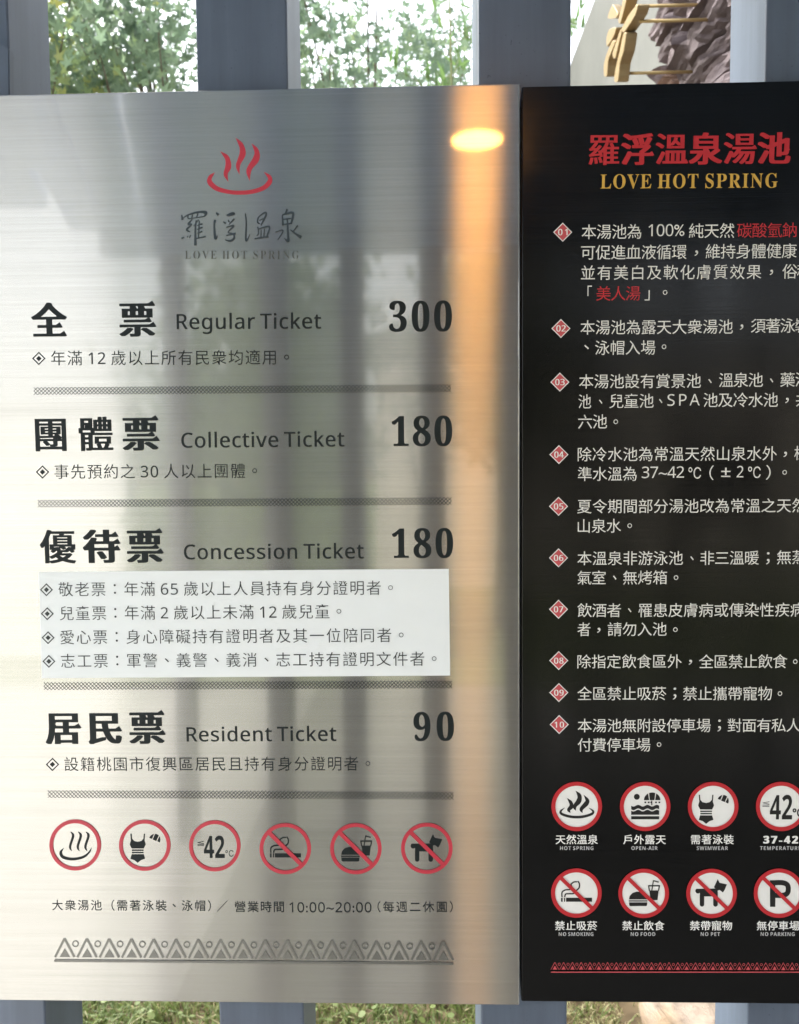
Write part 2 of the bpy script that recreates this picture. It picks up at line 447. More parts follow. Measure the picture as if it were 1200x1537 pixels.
# logo
f = Flat(Y1); O = (240, 190); S = .2
f.stroke([(568, 82), (612, 140), (622, 205), (588, 290), (600, 362)], [0, 34, 46, 30, 0], 10, S, O)
f.stroke([(452, 184), (505, 235), (514, 300), (495, 355), (516, 416)], [0, 34, 44, 30, 0], 10, S, O)
f.stroke([(688, 124), (728, 185), (722, 245), (670, 325), (676, 410)], [0, 34, 48, 36, 0], 10, S, O)
f.stroke([(412, 345), (378, 382), (378, 420), (430, 465), (520, 490), (600, 496), (690, 489), (775, 462), (822, 420), (826, 382), (785, 342)],
         [3, 28, 38, 34, 29, 29, 30, 32, 36, 28, 3], 6, S, O)
f.done('steam_emblem', M['red'], sign)
f = Flat(Y1)
for pts, w in (
    ([(165, 662), (172, 700)], [8, 18]), ([(172, 690), (215, 662), (290, 642), (345, 645), (336, 676)], [4, 10, 14, 22, 8]),
    ([(213, 665), (216, 690), (262, 686), (334, 674)], [10, 8, 6, 8]), ([(247, 660), (240, 688)], [9, 7]), ([(287, 652), (276, 682)], [9, 7]),
    ([(245, 696), (215, 732), (240, 735), (204, 772), (228, 790)], [8, 14, 8, 14, 8]), ([(163, 840), (184, 830)], [12, 10]),
    ([(205, 832), (214, 822)], [8, 6]), ([(232, 815), (222, 838)], [8, 5]), ([(274, 702), (268, 770), (268, 892)], [8, 12, 18]),
    ([(292, 698), (254, 748)], [9, 4]), ([(297, 706), (292, 838)], [8, 9]), ([(280, 742), (322, 730)], [7, 9]), ([(280, 772), (322, 756)], [7, 9]),
    ([(282, 802), (320, 786)], [7, 9]), ([(268, 842), (346, 825)], [7, 11]),
    ([(423, 646), (441, 664)], [9, 18]), ([(416, 700), (410, 746), (418, 838), (436, 815)], [16, 12, 18, 3]),
    ([(502, 668), (540, 652), (558, 656), (515, 674)], [10, 16, 14, 4]), ([(477, 714), (497, 728)], [7, 12]), ([(514, 700), (522, 718)], [7, 9]),
    ([(560, 692), (520, 736)], [12, 5]), ([(500, 756), (556, 745), (514, 792), (552, 806), (558, 838), (530, 858), (490, 850)], [7, 12, 7, 10, 14, 14, 5]),
    ([(500, 818), (571, 802)], [8, 13]),
    ([(643, 652), (650, 722), (648, 856), (678, 806)], [7, 10, 12, 3]), ([(742, 678), (735, 716), (752, 730)], [8, 10, 6]),
    ([(742, 680), (788, 646), (798, 664), (760, 742)], [6, 10, 13, 8]), ([(748, 705), (780, 690)], [6, 8]), ([(736, 752), (742, 800), (728, 820)], [8, 8, 5]),
    ([(737, 770), (822, 752), (806, 820)], [6, 12, 10]), ([(762, 775), (760, 828)], [7, 7]), ([(786, 768), (782, 826)], [7, 7]), ([(712, 842), (818, 825)], [9, 12]),
    ([(957, 620), (942, 660)], [14, 8]), ([(921, 662), (926, 742)], [8, 14]), ([(922, 662), (960, 652), (1002, 652), (986, 732)], [7, 14, 16, 12]),
    ([(928, 696), (985, 690)], [6, 8]), ([(926, 736), (986, 726)], [7, 9]), ([(958, 690), (962, 800), (964, 858), (935, 838)], [9, 14, 18, 4]),
    ([(868, 792), (926, 780), (886, 852)], [6, 9, 4]), ([(1036, 742), (1000, 790)], [10, 5]), ([(982, 775), (1020, 805), (1062, 832)], [6, 12, 22])):
    f.stroke(pts, [x * 1.1 for x in w], 8, S, O)
f.done('brush_lettering', M['ink_logo'], sign)
f = Flat(Y1); f.text('LOVE HOT SPRING', 278, 388.5, 449, 388.5, 17.5, 'serif', -.012, anchor='b', xs=.85); f.done('lettering', M['etched_thin'], sign)
# ticket headings, names and prices
FM = {'團': (.028, .008), '體': (.024, .005), '優': (.025, .008)}
FH = dict(fat=(.048, .005), fatn=7, fatmap=FM, serif=1.0)
for txt, u0, v0, u1, v1 in (('全', 48, 481, 100, 480.5), ('票', 180, 479.5, 232, 479), ('團體票', 53, 652, 237, 650.5), ('優待票', 60, 820.5, 243, 819.5), ('居民票', 69, 1092.5, 246, 1092)):
    f = Flat(Y1); f.text(txt, u0 + 1.5, v0, u1 - 1.5, v1, 55, **FH); f.done('ticket_heading', INK, sign)
for txt, u0, v0, u1, v1 in (('Regular Ticket', 266, 494, 482, 493), ('Collective Ticket', 273, 672, 517, 670), ('Concession Ticket', 277, 839.5, 546, 838), ('Resident Ticket', 281, 1113, 505, 1112)):
    f = Flat(Y1); f.text(txt, u0, v0, u1, v1, 31, 'sans', anchor='b', fat=(.010, 0), fatn=2); f.done('ticket_name', INK, sign)
for txt, u0, v0, u1, v1 in (('300', 585, 497.5, 678, 497), ('180', 589, 669.5, 678.5, 669), ('180', 589.5, 837.5, 680, 837), ('90', 622, 1112, 681.5, 1111.5)):
    f = Flat(Y1); f.text(txt, u0, v0, u1, v1, 62, 'serif', anchor='b', xs=.83, fat=(.012, 0), fatn=2); f.done('price', INK, sign)
def diamond_mark(f, u, v, r):
    for a, b in (((0, -1), (1, 0)), ((1, 0), (0, 1)), ((0, 1), (-1, 0)), ((-1, 0), (0, -1))):
        f.px([(u + a[0] * r, v + a[1] * r), (u + b[0] * r, v + b[1] * r), (u + b[0] * (r - 2.2), v + b[1] * (r - 2.2)), (u + a[0] * (r - 2.2), v + a[1] * (r - 2.2))])
    q = r * .4; f.px([(u, v - q), (u + q, v), (u, v + q), (u - q, v)])
BODY = dict(em=24, thin=-.006)
for txt, u0, v0, u1, v1, du in (('年滿 12 歲以上所有民衆均適用。', 77, 537.5, 434, 536, 58.5), ('事先預約之 30 人以上團體。', 82, 708, 386, 706.5, 64), ('設籍桃園市復興區居民且持有身分證明者。', 97, 1147, 556, 1146, 79)):
    f = Flat(Y1); diamond_mark(f, du, v0 + .5, 10); f.text(txt, u0, v0, u1, v1, **BODY); f.done('ticket_note', INK, sign)
# chain lattice rules
for u0, v0, u1, v1 in ((51, 587, 677, 582.7), (57, 756, 678, 752), (66, 1030, 679, 1027), (72, 1192, 681, 1193.7)):
    f = Flat(Y1); n = int((u1 - u0) / 5.62); pt = (u1 - u0) / n; h = 11.2
    for i in range(-1, n):
        for sgn in (1, -1):
            a = max(u0, u0 + i * pt); 
            x0, x1 = u0 + i * pt, u0 + (i + 2) * pt
            y0, y1 = (-h / 2, h / 2) if sgn > 0 else (h / 2, -h / 2)
            t0 = 0 if x0 >= u0 - .01 else .5; t1 = 1 if x1 <= u1 + .01 else .5
            A = (x0 + (x1 - x0) * t0, y0 + (y1 - y0) * t0); B = (x0 + (x1 - x0) * t1, y0 + (y1 - y0) * t1)
            vm = lambda u: v0 + (v1 - v0) * (u - u0) / (u1 - u0)
            f.stroke([(A[0], A[1] + vm(A[0])), (B[0], B[1] + vm(B[0]))], .62, lin=True)
    f.done('lattice_rule', INK, sign)
# white sticker
q = [at_y(u, v, -.0004) for u, v in ((58.5, 858.5), (674, 854), (676, 1014), (63, 1018))]
st = mesh_obj('white_sticker', [p + Vector((0, d, 0)) for d in (0, .00035) for p in q], [(0, 1, 2, 3), (7, 6, 5, 4)] + [(i, i + 4, (i + 1) % 4 + 4, (i + 1) % 4) for i in range(4)], M['sticker'], sign)
Y2 = -.0007
for txt, u0, v0, u1, v1, du in (('敬老票：年滿 65 歲以上人員持有身分證明者。', 88, 884.5, 590, 882, 70), ('兒童票：年滿 2 歲以上未滿 12 歲兒童。', 90, 920.5, 512.5, 917.5, 71.3),
                                ('愛心票：身心障礙持有證明者及其一位陪同者。', 91, 956.5, 606, 953, 72.5), ('志工票：軍警、義警、義消、志工持有證明文件者。', 92, 992, 655.5, 988.5, 73.7)):
    f = Flat(Y2); diamond_mark(f, du, v0 + .7, 9.7); f.text(txt, u0, v0, u1, v1, **BODY); f.done('lettering', M['print'], st)
# opening hours
f = Flat(Y1)
f.text('大衆湯池（需著泳裝、泳帽）', 78.5, 1358.5, 317, 1359.5, 18.5); f.text('／', 326, 1360, 342, 1360, 19); f.text('營業時間', 352.5, 1360.7, 426.5, 1361, 19)
f.text('10:00~20:00', 435, 1369.3, 558, 1369.3, 22, 'sans', anchor='b'); f.text('（每週二休園）', 567, 1361, 680, 1361, 18.5)
f.done('opening_hours', INK, sign)
# etched border
f = Flat(Y1)
bl2 = lambda u: 1441.7 + (u - 82) * .0072
for i in range(18):
    u = 97.2 + i * 33.45; b = bl2(u) - 5.2; top = b - 28
    if i < 18:
        f.stroke([(u - 14.2, b), (u, top)], 3.6, lin=True); f.stroke([(u, top), (u + 14.8, b)], 3.6, lin=True)
        f.px([(u - 7.6, b), (u + .4, b - 13.5), (u + 8.2, b)])
    if i < 17: f.ring(u + 16.4, b - 20, 5.2, 5.2, 2.0, 24)
f.stroke([(82, 1441.7), (681, 1446)], 3.4, lin=True)
f.done('etched_border', M['etched'], sign)

# pictograms ----------------------------------------------------------------
def sym_spring_thin(f, c):
    for dx, dy in ((-2, 0), (9.5, 0), (21, 0)):
        f.stroke([(-5 + dx, -20), (-1 + dx, -14), (-5.5 + dx, 2), (-3 + dx, 9)], [.6, 3.6, 3.4, .5], 8, 1, c)
    f.stroke([(-17, 4.5), (-21.5, 11), (-18, 18), (-4, 21), (12, 18), (21, 11), (24.5, 4)], [.6, 3.8, 4.4, 4, 3.6, 2.6, .5], 8, 1, c)
def sym_spring(f, c):
    f.stroke([(-2, -24), (4, -16), (3, -8), (-3, 0), (-1, 7)], [0, 6, 7.5, 5.5, 0], 10, 1, c)
    f.stroke([(-15, -13), (-9, -6), (-8, 0), (-12, 5), (-9, 10)], [0, 5, 6.5, 5, 0], 10, 1, c)
    f.stroke([(10, -18), (16, -9), (14, -4), (7, 4), (9, 10)], [0, 5.5, 7, 5.5, 0], 10, 1, c)
    f.stroke([(-18, 2), (-24, 7), (-22, 11.5), (-8, 15.5), (8, 15.5), (22, 11.5), (24.5, 7), (18, 2)], [.4, 3, 3.8, 4, 4, 3.8, 3, .4], 8, 1, c)
def P(c, pts): return [(c[0] + x, c[1] + y) for x, y in pts]
def sym_swim(f, c):
    x0 = c[0] - 10.5; y0 = c[1]
    f.px([(x0 + x, y0 + y) for x, y in ((-11, -17.5), (-9.2, -17.5), (-8.6, -10), (-5.5, -6.5), (0, -5.2), (0, 4.5), (-9, 4.5), (-11.8, -1), (-11.6, -3), (-10.2, -7))])
    f.px([(x0 + x, y0 + y) for x, y in ((0, -5.2), (5.5, -6.5), (8.6, -10), (9.2, -17.5), (11, -17.5), (10.2, -7), (11.6, -3), (11.8, -1), (9, 4.5), (0, 4.5))])
    f.rect(x0 - 8.8, y0 + 6.3, x0 + 8.8, y0 + 8.2); f.rect(x0 - 8.6, y0 + 9.8, x0 + 8.6, y0 + 11.7)
    f.px([(x0 + x, y0 + y) for x, y in ((-9, 13.4), (9, 13.4), (11, 20), (5, 22), (0, 26), (-5, 22), (-11, 20))])
    # cap, in three gores, tilted
    a = R(24); ca, sa = math.cos(a), math.sin(a); cx, cy = c[0] + 16.5, c[1] - 12
    def T(x, y): return (cx + x * ca - y * sa, cy + x * sa + y * ca)
    arc = lambda t0, t1, rx=8.6, ry=9.5: [(rx * math.cos(R(t)), -ry * math.sin(R(t)) + 4.5) for t in [t0 + (t1 - t0) * k / 6 for k in range(7)]]
    f.px([T(*p) for p in arc(180, 122) + [(-4.2, 4.2)]]); f.px([T(*p) for p in arc(110, 70) + [(3, 4.6), (-3, 4.6)]]); f.px([T(*p) for p in arc(58, 0) + [(4.2, 4.2)]])
def sym_42(f, c, big=False):
    k = 1.08 if big else 1
    f.text('42', c[0] - 16 * k, c[1] + 18 * k, c[0] + 15 * k, c[1] + 18 * k, 49 * k, 'bold', anchor='b')
    f.text('≦', c[0] - 26 * k, c[1] - 4, c[0] - 16.5 * k, c[1] - 4, 12 * k)
    if big: f.text('℃', c[0] + 16 * k, c[1] + 9, c[0] + 31 * k, c[1] + 9, 17, fat=(.02, .02), fatn=2)
    else: f.text('℃', c[0] + 16, c[1] + 11, c[0] + 28, c[1] + 11, 14, thin=-.008)
def sym_smoke(f, c):
    f.rect(c[0] - 15.5, c[1] + 7, c[0] + 23.5, c[1] + 13)
    f.rect(c[0] - 18.6, c[1] + 7, c[0] - 16.9, c[1] + 13); f.rect(c[0] - 23, c[1] + 7, c[0] - 20.6, c[1] + 13)
    f.stroke([(-21.6, 6), (-21.5, -1), (-17, -4.5), (-10, -5.5), (-7, -9), (-8, -13), (-4, -16.5), (1, -17)], 2.0, 8, 1, c)
    f.stroke([(-17.6, 6), (-16, 1.5), (-11, 1), (-4, .5), (0, -4), (4, -8), (4.5, -14), (2, -18)], 2.0, 8, 1, c)
def sym_food(f, c):
    f.px(P(c, [(-22, 9), (-21, 4), (-17, -.5), (-11, -2.5), (-4, -2.5), (1, -.5), (4, 4), (5, 9)]))
    f.rect(c[0] - 22.3, c[1] + 10.4, c[0] + 5.6, c[1] + 12.2)
    f.px(P(c, [(-22, 13.4), (5.4, 13.4), (5, 18), (3.6, 19), (-20.2, 19), (-21.6, 18)]))
    f.px(P(c, [(8.4, -4.5), (22.4, -4.5), (20.8, 10), (10.4, 10)]))
    for a, b, w in (((7.4, -11.5), (8.6, -4), 1.7), ((23.6, -11.5), (22.3, -4), 1.7), ((6.6, -11.5), (24.4, -11.5), 2), ((12, -3), (14.6, -19.5), 1.5), ((14.3, -19.2), (22.4, -17), 1.7)):
        f.stroke([a, b], w, 4, 1, c, lin=True)
def sym_dog(f, c):
    f.px(P(c, [(-22.5, -7), (-7, -7), (9, -7.5), (9.5, 2), (8.6, 4.5), (-10, 4.5), (-17.5, 3), (-17.5, -1), (-20, .2), (-22.8, -.4), (-24.4, -3), (-24, -5.6)]))
    f.stroke([(-14.4, 2), (-14.4, 16.5)], 6.6, 1, 1, c, lin=True); f.disc(c[0] - 14.4, c[1] + 16.5, 3.3, 3.3, 20)
    f.stroke([(5.9, 2), (5.9, 16.5)], 6.8, 1, 1, c, lin=True); f.disc(c[0] + 5.9, c[1] + 16.5, 3.4, 3.4, 20)
    f.px(P(c, [(3, -7.3), (8, -6.6), (9.6, -1), (7.5, 3)]))
    f.px(P(c, [(3.6, -9.4), (9.2, -21.5), (12, -16), (23, -13.6), (19.8, -5.6), (17, -1.4), (12, -5.2), (9, -4.2)]))
def sym_pool(f, c):
    f.disc(c[0] - 12.5, c[1] - 14.5, 4.4, 4.4, 24)
    for t0, t1 in ((180, 120), (112, 68), (60, 0)):
        f.px([(c[0] + 10.5 + 12.3 * math.cos(R(t0 + (t1 - t0) * k / 6)), c[1] - 9.5 - 11.5 * math.sin(R(t0 + (t1 - t0) * k / 6))) for k in range(7)] + ([(c[0] + 6, c[1] - 9.5)] if t0 == 180 else [(c[0] + 14, c[1] - 9.5), (c[0] + 7, c[1] - 9.5)] if t0 == 112 else [(c[0] + 15, c[1] - 9.5)]))
    for x in (-1, 4, 8, 15, 20): f.rect(c[0] + x, c[1] - 7.3, c[0] + x + 2.6, c[1] - 5)
    for yy, h in ((0, 5.4), (7.4, 5.0)):
        pts = []
        for k in range(25): pts += [(-21 + 42 * k / 24, yy - 1.2 + 1.3 * math.sin(k / 24 * 2 * math.pi * 3)), (-21 + 42 * k / 24, yy + h - (1.2 - 1.3 * math.sin(k / 24 * 2 * math.pi * 3)) * (1 if yy == 0 else 0))]
        f.px(P(c, pts), [(2 * k, 2 * k + 2, 2 * k + 3, 2 * k + 1) for k in range(24)])
    f.rect(c[0] + 9.2, c[1] - 9, c[0] + 10.7, c[1] - 2); f.rect(c[0] - 21, c[1] + 14.6, c[0] + 21, c[1] + 19.2)
def sym_P(f, c):
    f.rect(c[0] - 13.5, c[1] - 19.5, c[0] - 5.5, c[1] + 20.5)
    f.stroke([(-6, -15.8), (5, -15.8), (12, -13), (14, -6.5), (12, .5), (5, 3.2), (-6, 3.2)], 7.6, 8, 1, c)
def pictogram(root, Y, name, c, rx, ry, w, sym, slash, inkm, redm, disc):
    e = bpy.data.objects.new('pictogram', None); e.empty_display_size = .02
    e.location = at_y(c[0], c[1], Y) - parent_world(root); link(e, root); e['label'] = name
    y = Y
    if disc:
        f = Flat(y); f.disc(c[0], c[1], rx - 1, ry - 1, 64); f.done('white_disc', M['white'], e); y -= .0003
    f = Flat(y); sym(f, c); f.done('symbol', inkm, e)
    f = Flat(y - .0015 * 0 - .0006); f.ring(c[0], c[1], rx, ry, w)
    f.done('ring', redm, e)
    if slash:
        k = .69
        f = Flat(y - .0009); f.stroke([(c[0] - rx * k + 1, c[1] - ry * k + 1), (c[0] + rx * k - 1, c[1] + ry * k - 1)], 6.0 if not disc else 5.6, lin=True); f.done('slash_bar', redm, e)
for nm, c, sym, sl in (('hot spring steam pictogram', (113, 1268.5), sym_spring_thin, 0), ('swimsuit and cap pictogram', (217.5, 1269), sym_swim, 0), ('42 degrees pictogram', (322.7, 1269.8), sym_42, 0),
                       ('no smoking pictogram', (428.5, 1274), sym_smoke, 1), ('no food or drink pictogram', (534.5, 1274), sym_food, 1), ('no dogs pictogram', (641, 1273.5), sym_dog, 1)):
    pictogram(sign, Y1, nm, c, 38.6, 38.2, 5.4, sym, sl, INK, M['red'], False)

# ------------------------------------------------------------------ the black rules board
BY = .006
BX0 = at_y(783, 800, BY).x; BX1 = BX0 + .72
BZ1 = at_y(900, 127.6, BY).z; BZ0 = at_y(900, 1504.2, BY).z
board = thing('rules_board', 'black board of numbered bathing rules and white round pictograms, right of the steel sign', 'sign', ((BX0 + BX1) / 2, BY, BZ0))
bm = bmesh.new(); box(bm, BX0 + .0005, BX1, BY, BY + .012, BZ0, BZ1, .0012, 2); bm_obj('board_panel', bm, M['board'], board)
for x, z in ((BX0 + .1, BZ1 - .14), (BX1 - .1, BZ1 - .14), (BX0 + .1, BZ0 + .14), (BX1 - .1, BZ0 + .14)):
    bm = bmesh.new(); box(bm, x - .02, x + .02, BY + .0125, .0295, z - .04, z + .04, .001)
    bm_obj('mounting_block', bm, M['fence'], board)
Y3 = BY - .0003
f = Flat(Y3); f.text('羅浮溫泉湯池', 885, 224.5, 1185, 222.5, 47.5, fat=(.040, .012), fatn=7, fatmap={'羅': (.018, .004), '溫': (.026, .006), '湯': (.028, .006)}, serif=.8); f.done('board_title', M['red_print'], board)
f = Flat(Y3); f.text('LOVE HOT SPRING', 901.5, 283, 1167.5, 281.5, 29.5, 'serif', anchor='b', xs=.86); f.done('board_subtitle', M['gold_print'], board)
def rule(num, cu, cv, rows, red=()):
    e = bpy.data.objects.new('rule', None); e.empty_display_size = .02; e.location = at_y(cu, cv, Y3) - parent_world(board); link(e, board)
    f = Flat(Y3); r = 14.3
    f.px([(cu, cv - r), (cu + r, cv), (cu, cv + r), (cu - r, cv)]); f.done('diamond_border', M['white'], e)
    f = Flat(Y3 - .0003); r = 12.4
    f.px([(cu, cv - r), (cu + r, cv), (cu, cv + r), (cu - r, cv)]); f.done('diamond', M['pink_print'], e)
    f = Flat(Y3 - .0006); f.text(num, cu - 6.8, cv + 4.6, cu + 7, cv + 4.5, 12.6, 'sans', anchor='b', fat=(.025, 0), fatn=2); f.done('rule_number', M['white'], e)
    f = Flat(Y3)
    for row in rows:
        txt, u0, v0, u1, v1 = row[:5]
        k = row[5] if len(row) > 5 else ''
        t = Flat(Y3) if 'r' in k else f
        if 'n' in k: t.text(txt, u0, v0, u1, v1, 23.5, 'sans', anchor='b')
        elif 'p' in k: t.text(txt, u0, v0, u1, v1, 23)
        else: t.text(txt, u0, v0, u1, v1, 22.8)
        if 'r' in k: t.done('rule_highlight', M['red_print'], e)
    f.done('rule_text', M['cream'], e)
def stop(u, v): return ('。', u - 3.4, v, u + 3.4, v, 'p')
def comma(u, v, c='，'): return (c, u - 2.6, v, u + 2.6, v, 'p')
rule('01', 845, 348.5, [('本湯池為', 873.5, 348, 963, 347.3), ('100%', 973.5, 354.5, 1027.5, 354, 'n'), ('純天然', 1034.5, 346.5, 1102.5, 346), ('碳酸氫鈉', 1106.5, 346, 1196, 345, 'r'),
     ('可促進血液循環', 872.5, 379, 1031, 378), comma(1045.5, 380), ('維持身體健康', 1059.5, 377.5, 1196, 376.5),
     ('並有美白及軟化膚質效果', 872.5, 409.5, 1143, 408), comma(1158, 409), ('俗稱', 1174.5, 407.5, 1219, 407),
     ('「', 882, 440, 888.5, 440, 'p'), ('美人湯', 895.5, 440.5, 961.5, 440, 'r'), ('」', 968, 440, 975.5, 440, 'p'), stop(998.5, 439)])
rule('02', 842.3, 493, [('本湯池為露天大衆湯池', 871.5, 491.5, 1100.5, 490), comma(1113.5, 491), ('須著泳裝', 1127.5, 489, 1216, 488.5), ('、', 877, 521, 884.5, 521, 'p'), ('泳帽入場', 893.5, 522, 984, 521.5), stop(997, 520.5)])
rule('03', 840.7, 573.5, [('本湯池設有賞景池', 869.5, 572.5, 1052.5, 571.5), comma(1066, 572, '、'), ('溫泉池', 1079.5, 570.5, 1145.5, 570), comma(1158.5, 571, '、'), ('藥湯', 1171.5, 570, 1216, 569.5),
     ('池', 868.5, 602.5, 887.5, 602.5), comma(902, 603, '、'), ('兒童池', 915, 602, 981.5, 601.5), comma(992, 602, '、'), ('SPA', 1002, 609, 1050.5, 608.5, 'n'), ('池及冷水池', 1056, 600.5, 1168, 600), comma(1181.5, 601), ('共', 1195, 599.5, 1214, 599.5),
     ('六池', 868, 633, 911.5, 632.5), stop(924.5, 633)])
rule('04', 839.3, 682.3, [('除冷水池為常溫天然山泉水外', 867.5, 682, 1166.5, 680.5), comma(1179, 682), ('標', 1192.5, 680, 1213, 680),
     ('準水溫為', 867.5, 711.5, 956, 711), ('37~42', 963.5, 717.5, 1027, 717, 'n'), ('℃', 1033.5, 709.5, 1052.5, 709.5, 'p'), ('（', 1065, 709.5, 1071.5, 709.5, 'p'), ('±', 1082.5, 716, 1096.5, 716, 'n'), ('2', 1106, 716.5, 1116, 716.5, 'n'), ('℃', 1123, 708.5, 1142, 708.5, 'p'), ('）', 1150, 709, 1157, 709, 'p'), stop(1178, 709)])
rule('05', 838.7, 760, [('夏令期間部分湯池改為常溫之天然', 867, 760, 1211, 758.5), ('山泉水', 867.5, 789.5, 932.5, 789), stop(945.5, 789)])
rule('06', 838.7, 837.3, [('本溫泉非游泳池', 867, 838, 1025.5, 837.5), comma(1039, 838, '、'), ('非三溫暖', 1051.5, 837.5, 1139.5, 837), comma(1153, 838, '；'), ('無蒸', 1166.5, 836.5, 1210.5, 836),
     ('氣室', 867, 867, 909.5, 867), comma(923, 867, '、'), ('無烤箱', 935.5, 867, 1001.5, 866.5), stop(1015, 867)])
rule('07', 838.7, 914.5, [('飲酒者', 867, 916, 932.5, 916), comma(945.5, 916, '、'), ('罹患皮膚病或傳染性疾病', 958.5, 916, 1208, 915), ('者', 867, 944.5, 886.5, 944.5), comma(899, 946), ('請勿入池', 912.5, 944.5, 1001, 944), stop(1014, 945)])
rule('08', 839, 991.5, [('除指定飲食區外', 867, 993, 1023.5, 992.5), comma(1036.5, 994), ('全區禁止飲食', 1049.5, 993, 1182, 992.5), stop(1194, 993)])
rule('09', 839.2, 1039.5, [('全區禁止吸菸', 867, 1041, 1000.5, 1040.7), comma(1013, 1041, '；'), ('禁止攜帶寵物', 1025.5, 1041, 1159, 1040.7), stop(1171, 1041)])
rule('10', 839.7, 1087.5, [('本湯池無附設停車場', 867.5, 1089, 1067, 1088.7), comma(1080, 1089, '；'), ('對面有私人', 1092.5, 1088.7, 1202, 1088.3), ('付費停車場', 867.5, 1118, 976.5, 1117.7), stop(989.5, 1117.5)])
for nm, c, sym, sl in (('hot spring steam pictogram', (866, 1210.5), sym_spring, 0), ('sunshade and water pictogram', (968.7, 1210.5), sym_pool, 0), ('swimsuit and cap pictogram', (1070.7, 1210.5), sym_swim, 0), ('42 degrees pictogram', (1173, 1210.5), lambda f, c: sym_42(f, c, True), 0),
                       ('no smoking pictogram', (865.5, 1340.5), sym_smoke, 1), ('no food or drink pictogram', (966.5, 1341), sym_food, 1), ('no dogs pictogram', (1068.4, 1341), sym_dog, 1), ('no parking pictogram', (1169.6, 1340.7), sym_P, 1)):
    pictogram(board, Y3, nm, c, 38, 37, 6.0, sym, sl, M['black_print'], M['red_print'], True)
CAP = dict(em=16, fat=(.014, .008), fatn=2)
for txt, u0, u1, v, en, e0, e1, ev in (('天然溫泉', 834.5, 897.5, 1260, 'HOT SPRING', 841, 891, 1275.8), ('戶外露天', 936, 999.5, 1260, 'OPEN-AIR', 948, 987.5, 1275.8), ('需著泳裝', 1037.5, 1101.5, 1260, 'SWIMWEAR', 1046, 1093, 1275.8), ('37-42', 1146.5, 1197.5, 1265.8, 'TEMPERATURE', 1141, 1202, 1275.8),
                                       ('禁止吸菸', 833.5, 896.5, 1389.3, 'NO SMOKING', 839, 891, 1404.8), ('禁止飲食', 934.5, 997.5, 1389.3, 'NO FOOD', 947, 984, 1404.8), ('禁帶寵物', 1036, 1099, 1389.3, 'NO PET', 1052, 1081, 1404.8), ('無停車場', 1136.5, 1200, 1389.3, 'NO PARKING', 1142, 1193, 1404.8)):
    f = Flat(Y3)
    if txt[0] == '3': f.text(txt, u0, v, u1, v, 16, 'bold', anchor='b', fat=(.04, .01), fatn=3)
    else: f.text(txt, u0, v, u1, v, **CAP)
    f.done('caption', M['white'], board)
    f = Flat(Y3); f.text(en, e0, ev, e1, ev, 8.2, 'bold', anchor='b', xs=.93); f.done('english_caption', M['grey_print'], board)
f = Flat(Y3)
for i in range(42):
    u = 833.2 + i * 13.17; b = 1455.3; t = b - 11
    f.stroke([(u - 6, b), (u, t)], .8, lin=True); f.stroke([(u, t), (u + 6, b)], .8, lin=True)
    f.px([(u - 3.4, b), (u, b - 5.8), (u + 3.4, b)]); f.ring(u + 6.6, b - 8, 2.1, 2.1, .7, 14)
f.stroke([(827, 1458), (1390, 1458)], 1.6, lin=True)
f.done('patterned_border', M['pink_print'], board)

# ------------------------------------------------------------------ wall with slate cladding, seen through the right gap
rng = random.Random(4)
WX = .80
wt = at_x(887, 0, WX + .03)
wall = thing('clad_wall', 'tall grey rendered wall with rough purple slate cladding behind the fence on the right', 'wall', (WX + .2, 2.2, 0))
bm = bmesh.new()
topz = at_x(872, 52, WX + .03).z
box(bm, WX + .03, WX + .4, .75, 6.5, 0, topz, .01)
bm_obj('rendered_wall', bm, M['concrete'], wall)
def add_stone(bm, lay, y0, y1, z0, z1, x_face, depth, tint):
    ny, nz = max(7, int((y1 - y0) / .020)), 7
    grid = []
    ph = rng.uniform(0, 40); ty, tz = rng.uniform(-.5, .5), rng.uniform(-.6, .6)
    e0, e1 = rng.uniform(.01, .03), rng.uniform(.01, .03); cut0, cut1 = rng.uniform(-.035, .035), rng.uniform(-.035, .035)
    wob = rng.uniform(.004, .010)
    for i in range(ny + 1):
        row = []; a = i / ny
        for j in range(nz + 1):
            b = j / nz
            y = y0 + (y1 - y0) * a + (cut0 * (1 - a) + cut1 * a) * (b - .5)
            taper = min(1, .55 + a * 3.2, .55 + (1 - a) * 3.2)
            z = (z0 + z1) / 2 - .003 + (b - .5) * (z1 - z0 - .006) * taper + wob * mn.noise(Vector((y * 11, ph, b * 1.5)))
            edge = max(0, min(a * (y1 - y0) / e0, (1 - a) * (y1 - y0) / e1, b * (z1 - z0) / .009, (1 - b) * (z1 - z0) / .009, 1))
            strata = .011 * mn.noise(Vector((y * 6, z * 75, ph))) + .006 * mn.noise(Vector((y * 26, z * 60, ph + 3))) + .003 * mn.noise(Vector((y * 70, z * 120, ph)))
            step = .015 * round(2.2 * mn.noise(Vector((y * 5, z * 22, ph + 9))))
            bul = (depth + (a - .5) * ty * depth + (b - .5) * tz * depth + strata + step) * edge ** .22
            row.append(bm.verts.new((x_face + .03 - bul, y, z)))
        grid.append(row)
    for i in range(ny):
        for j in range(nz):
            fc = bm.faces.new((grid[i][j], grid[i][j + 1], grid[i + 1][j + 1], grid[i + 1][j])); fc[lay] = max(0, min(1, tint + .15 * mn.noise(Vector((i * .2, j * .4, ph))))); fc.smooth = False
from mathutils import noise as mn
bm = bmesh.new(); lay = bm.faces.layers.float.new('tint')
z = 1.9
YEND = at_x(980, 70, WX - .03).y
